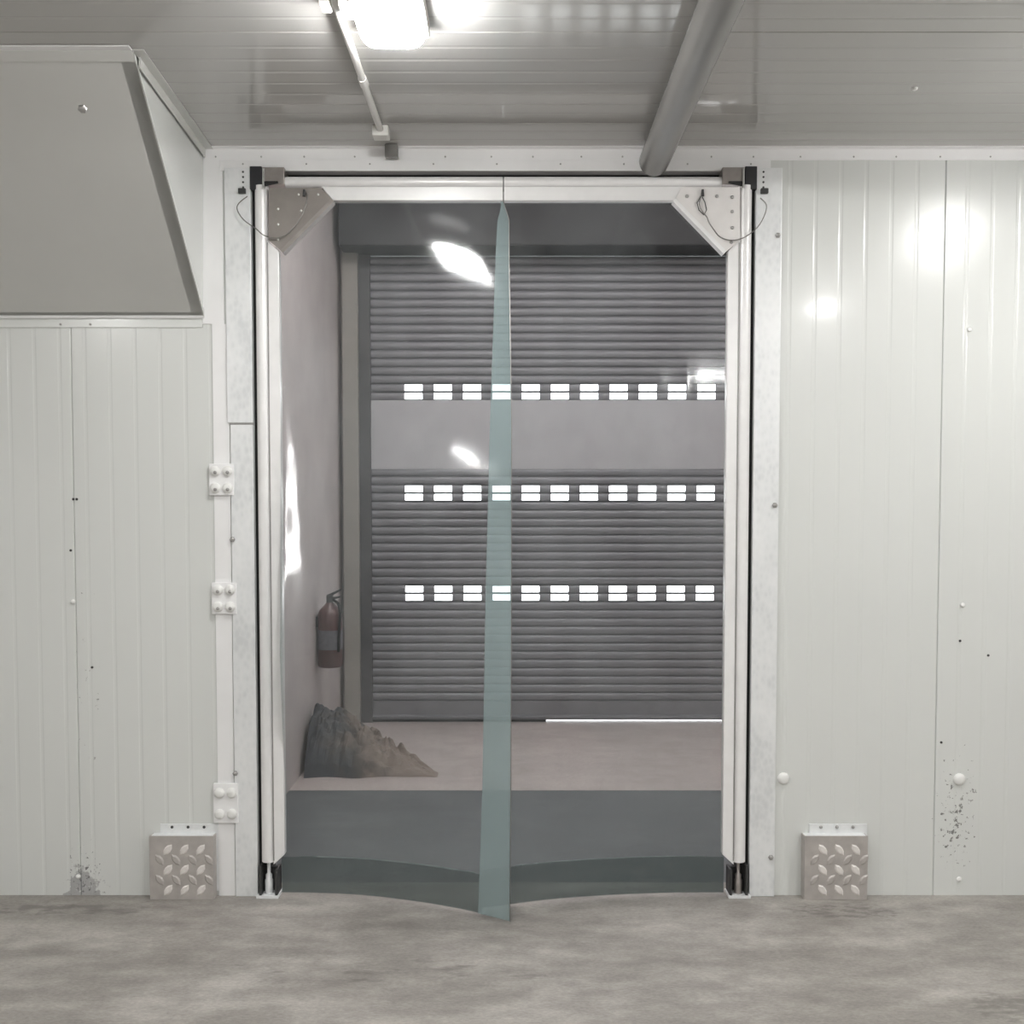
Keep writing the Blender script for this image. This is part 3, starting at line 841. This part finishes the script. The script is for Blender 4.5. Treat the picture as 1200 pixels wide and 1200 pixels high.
# ------------------------------------------------------------------ loading bay behind the door
BX0 = -1.235; BX1 = 2.6; BY0 = WALL_Y + WALL_T
y_joint = at_z(600, 926, 0).y
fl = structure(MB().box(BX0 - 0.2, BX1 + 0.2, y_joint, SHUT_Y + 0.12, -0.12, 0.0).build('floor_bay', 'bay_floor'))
fl2 = structure(MB().box(BX0 - 0.2, BX1 + 0.2, BY0, y_joint - 0.006, -0.12, 0.0).build('floor_bay_dark', 'bay_floor_dark'))  # bay floor nearest the door, in a darker tone
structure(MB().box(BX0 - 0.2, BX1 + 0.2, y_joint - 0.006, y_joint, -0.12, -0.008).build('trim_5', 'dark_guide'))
wl = structure(MB().box(BX0 - 0.2, BX0, BY0, SHUT_Y + 0.12, 0, BAY_CEIL).build('wall_bay_left', 'back_wall'))
structure(MB().box(BX1, BX1 + 0.2, BY0, SHUT_Y + 0.12, 0, BAY_CEIL).build('wall_bay_right', 'back_wall'))
structure(MB().box(XL, XR, BY0 - 0.02, SHUT_Y + 0.3, BAY_CEIL, BAY_CEIL + 0.1).build('ceiling_bay', 'room'))
SH_L, SH_R = sx(433), 2.05
SH_T = sz(300)
SH_B = 0.016
far = MB()
far.box(BX0 - 0.2, SH_L - 0.10, SHUT_Y + 0.02, SHUT_Y + 0.25, 0, BAY_CEIL)
far.box(SH_R + 0.10, BX1 + 0.2, SHUT_Y + 0.02, SHUT_Y + 0.25, 0, BAY_CEIL)
far.box(SH_L - 0.10, SH_R + 0.10, SHUT_Y + 0.02, SHUT_Y + 0.25, SH_T, BAY_CEIL)
structure(far.build('wall_bay_far', 'back_wall'))
yard = structure(MB().box(-6, 6, SHUT_Y + 0.121, SHUT_Y + 8, -0.14, -0.02).build('floor_yard', 'yard'))

# roller shutter
sh = empty('roller_shutter', (0.5, SHUT_Y, 0), 'grey steel roller shutter with three rows of bright window slots', 'roller shutter')
row_z = [sz(459.5), sz(577), sz(695)]
pitch = (row_z[0] - row_z[2]) / 24.0
z_ref = row_z[2]                         # joint between the two windowed slats of the lowest row
def slat_mesh(h):
    prof = [(0.0, 0.0), (-0.008, 0.002), (-0.013, h * 0.22), (-0.015, h * 0.5), (-0.013, h * 0.78), (-0.006, h - 0.004), (0.004, h), (0.006, h), (0.006, 0.0)]
    return MB().prism(prof, 'x', SH_L + 0.004, SH_R - 0.004).mesh('slat', 'slat', True, 0, 55)
SLAT = slat_mesh(pitch)
PANE_W = 20.5 / 34.1 * (sx(826) - sx(485)) / 10
pane = MB(); hh = pitch * 0.36
pane.box(-PANE_W / 2, PANE_W / 2, -0.019, -0.009, -hh, hh)
PANE = pane.mesh('pane', 'pane', False, 0.004)
FRAME = MB()
for a in ((-PANE_W / 2 - 0.006, PANE_W / 2 + 0.006, -0.0175, -0.008, hh, hh + 0.005), (-PANE_W / 2 - 0.006, PANE_W / 2 + 0.006, -0.0175, -0.008, -hh - 0.005, -hh),
          (-PANE_W / 2 - 0.006, -PANE_W / 2, -0.0175, -0.008, -hh, hh), (PANE_W / 2, PANE_W / 2 + 0.006, -0.0175, -0.008, -hh, hh)):
    FRAME.box(*a)
FRAME = FRAME.mesh('pane_frame', 'slat')
band_t, band_b = sz(466), sz(550)
k0 = math.floor((SH_B + 0.09 - z_ref) / pitch) + 1
win_rows = {-1, 0, 11, 12, 23, 24}
rows_of = {}
for r_i, zr in enumerate(row_z):
    kk = round((zr - z_ref) / pitch)
    rows_of[kk - 1] = r_i; rows_of[kk] = r_i
k = k0
while z_ref + (k + 1) * pitch < SH_T + 0.02:
    z = z_ref + k * pitch
    mid = z + pitch / 2
    if band_b < mid < band_t and k not in rows_of:
        k += 1; continue
    o = bpy.data.objects.new('slat', SLAT); link(o)
    o.location = (0, SHUT_Y, z); keep(o, sh)
    if k in rows_of:
        for i in range(12):
            x = sx(485.5) + i * (sx(826) - sx(485.5)) / 10
            if x > SH_R - 0.1: continue
            p = bpy.data.objects.new('pane', PANE); link(p, o); p.location = (x, 0, pitch / 2)
            q = bpy.data.objects.new('pane_frame', FRAME); link(q, o); q.location = (x, 0, pitch / 2)
    k += 1
zlo = z_ref + k0 * pitch
keep(MB().box(SH_L - 0.02, SH_R, SHUT_Y - 0.018, SHUT_Y + 0.004, band_b, z_ref + 23 * pitch).build('flat_band', 'band', None, False, 0.003), sh)  # lighter flat band across the slats
keep(MB().prism([(SHUT_Y - 0.02, SH_B + 0.01), (SHUT_Y - 0.045, SH_B + 0.015), (SHUT_Y - 0.045, SH_B + 0.025), (SHUT_Y - 0.018, SH_B + 0.035), (SHUT_Y - 0.018, zlo), (SHUT_Y + 0.012, zlo), (SHUT_Y + 0.012, SH_B), (SHUT_Y - 0.02, SH_B)], 'x', SH_L, SH_R).build('bottom_rail', 'slat'), sh)
keep(MB().box(SH_L, sx(640), SHUT_Y - 0.016, SHUT_Y + 0.01, 0.0005, SH_B).build('gap_light_stop', 'black'), sh)  # added strip, blocks the daylight gap along the left part
for nm, a, m_ in (('guide_rail', (sx(405), sx(423), SHUT_Y - 0.10, SHUT_Y + 0.02, 0, SH_T), 'guide'), ('guide_channel', (sx(423), sx(436), SHUT_Y - 0.05, SHUT_Y + 0.02, 0, SH_T), 'dark_guide'),
                  ('guide_rail', (SH_R, SH_R + 0.11, SHUT_Y - 0.10, SHUT_Y + 0.02, 0, SH_T), 'guide')):
    keep(MB().box(*a).build(nm, m_, None, False, 0.003), sh)
keep(MB().box(SH_L - 0.16, SH_R + 0.12, SHUT_Y - 0.30, SHUT_Y + 0.02, SH_T, BAY_CEIL - 0.02).build('hood', 'hood', None, False, 0.01), sh)

# fire extinguisher hung on the bay's left wall
ey = 6.45
ex = BX0 + 0.085
ez0 = at_y(388, 781, ey).z
ext = empty('fire_extinguisher', (ex, ey, ez0), 'dark red fire extinguisher hung on the wall behind clear sheet', 'fire extinguisher')
hgt = at_y(388, 706, ey).z - ez0; r = 0.078
b = MB(); seg = 24
prof = [(0.0, r * 0.9), (0.012, r), (hgt * 0.8, r), (hgt * 0.88, r * 0.86), (hgt * 0.95, r * 0.5), (hgt, r * 0.3)]
b.tube([(0, 0, z) for z, _ in prof], [q for _, q in prof], seg)
b.build('cylinder', 'ext_red', ext, True)
MB().tube([(0, 0, hgt * 0.28), (0, 0, hgt * 0.58)], r + 0.0015, 24).build('label_sleeve', 'ext_label', ext, True)
MB().box(-0.02, 0.02, -0.02, 0.02, hgt - 0.002, hgt + 0.045).build('valve', 'dark_screw', ext, False, 0.004)
MB().prism([(-0.01, hgt + 0.03), (0.07, hgt + 0.075), (0.07, hgt + 0.087), (-0.02, hgt + 0.048)], 'y', -0.012, 0.012).build('lever', 'dark_screw', ext)
MB().prism([(0.0, hgt + 0.015), (0.065, hgt + 0.03), (0.065, hgt + 0.040), (0.0, hgt + 0.03)], 'y', -0.012, 0.012).build('carry_handle', 'dark_screw', ext)
MB().tube([(0.02, -0.01, hgt + 0.02), (0.06, -0.05, hgt), (0.075, -0.06, hgt - 0.06), (0.065, -0.06, hgt * 0.5), (0.062, -0.06, hgt * 0.25)], 0.009, 8).build('hose', 'black', ext, True)
MB().box(-0.085, -r + 0.02, -0.03, 0.03, hgt * 0.62, hgt * 0.78).build('wall_bracket', 'dark_screw', ext)

# crumpled heap on the bay floor
y_h = at_z(430, 912, 0).y
hx0, hx1 = BX0 + 0.03, at_z(512, 912, 0).x
b = MB(); nu, nv = 70, 36
wd = 0.62
P = []
for j in range(nv + 1):
    for i in range(nu + 1):
        u, v = i / nu, j / nv
        x = hx0 + (hx1 - hx0) * u
        prof = interp([(0, 0.30), (0.10, 0.34), (0.22, 0.32), (0.36, 0.24), (0.55, 0.15), (0.70, 0.10), (0.85, 0.05), (1.0, 0.0)], u)
        side_ = max(0.0, 1 - abs(2 * v - 1) ** 2.2) ** 0.7
        z = prof * side_
        cr = noise.noise(Vector((x * 7, v * 5, 1.3))) * 0.06 + abs(noise.noise(Vector((x * 13, v * 8, 4.0)))) * 0.09 + abs(noise.noise(Vector((x * 30, v * 17, 6.0)))) * 0.04 - 0.03
        z = max(0.001, z + cr * side_ * min(1, prof * 8) - (0.01 if side_ < 0.1 else 0))
        y = y_h + 0.0 + (0.08 * u + v * (1 - 0.25 * u)) * wd * (1 - 0.75 * u ** 3) + noise.noise(Vector((x * 5, v * 3, 8))) * 0.04
        P.append((x, y, z))
w = nu + 1
top = [(j * w + i, j * w + i + 1, (j + 1) * w + i + 1, (j + 1) * w + i) for j in range(nv) for i in range(nu)]
n_ = len(P)
ring = [i for i in range(nu)] + [j * w + nu for j in range(nv)] + [nv * w + i for i in range(nu, 0, -1)] + [j * w for j in range(nv, 0, -1)]
base = [(P[i][0], P[i][1], 0.0005) for i in ring]
fs_ = list(top)
for q, i in enumerate(ring):
    i2 = ring[(q + 1) % len(ring)]; q2 = (q + 1) % len(ring)
    fs_.append((i, n_ + q, n_ + q2, i2))
fs_.append(tuple(n_ + q for q in range(len(ring))))
b.add(P + base, fs_)
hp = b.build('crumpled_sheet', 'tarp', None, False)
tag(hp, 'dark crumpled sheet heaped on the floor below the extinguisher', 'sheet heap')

# lamps added to light the bay, out of sight above the door head
G3 = 'added fill lamps high over the loading bay'
for x, y in ((1.2, 4.8), (-0.4, 4.8)):
    lamp(x, y, BAY_CEIL, 'added square fill lamp on the high loading bay ceiling behind the door', G3, 0.34, 'bay_fill_lens', 0.10)
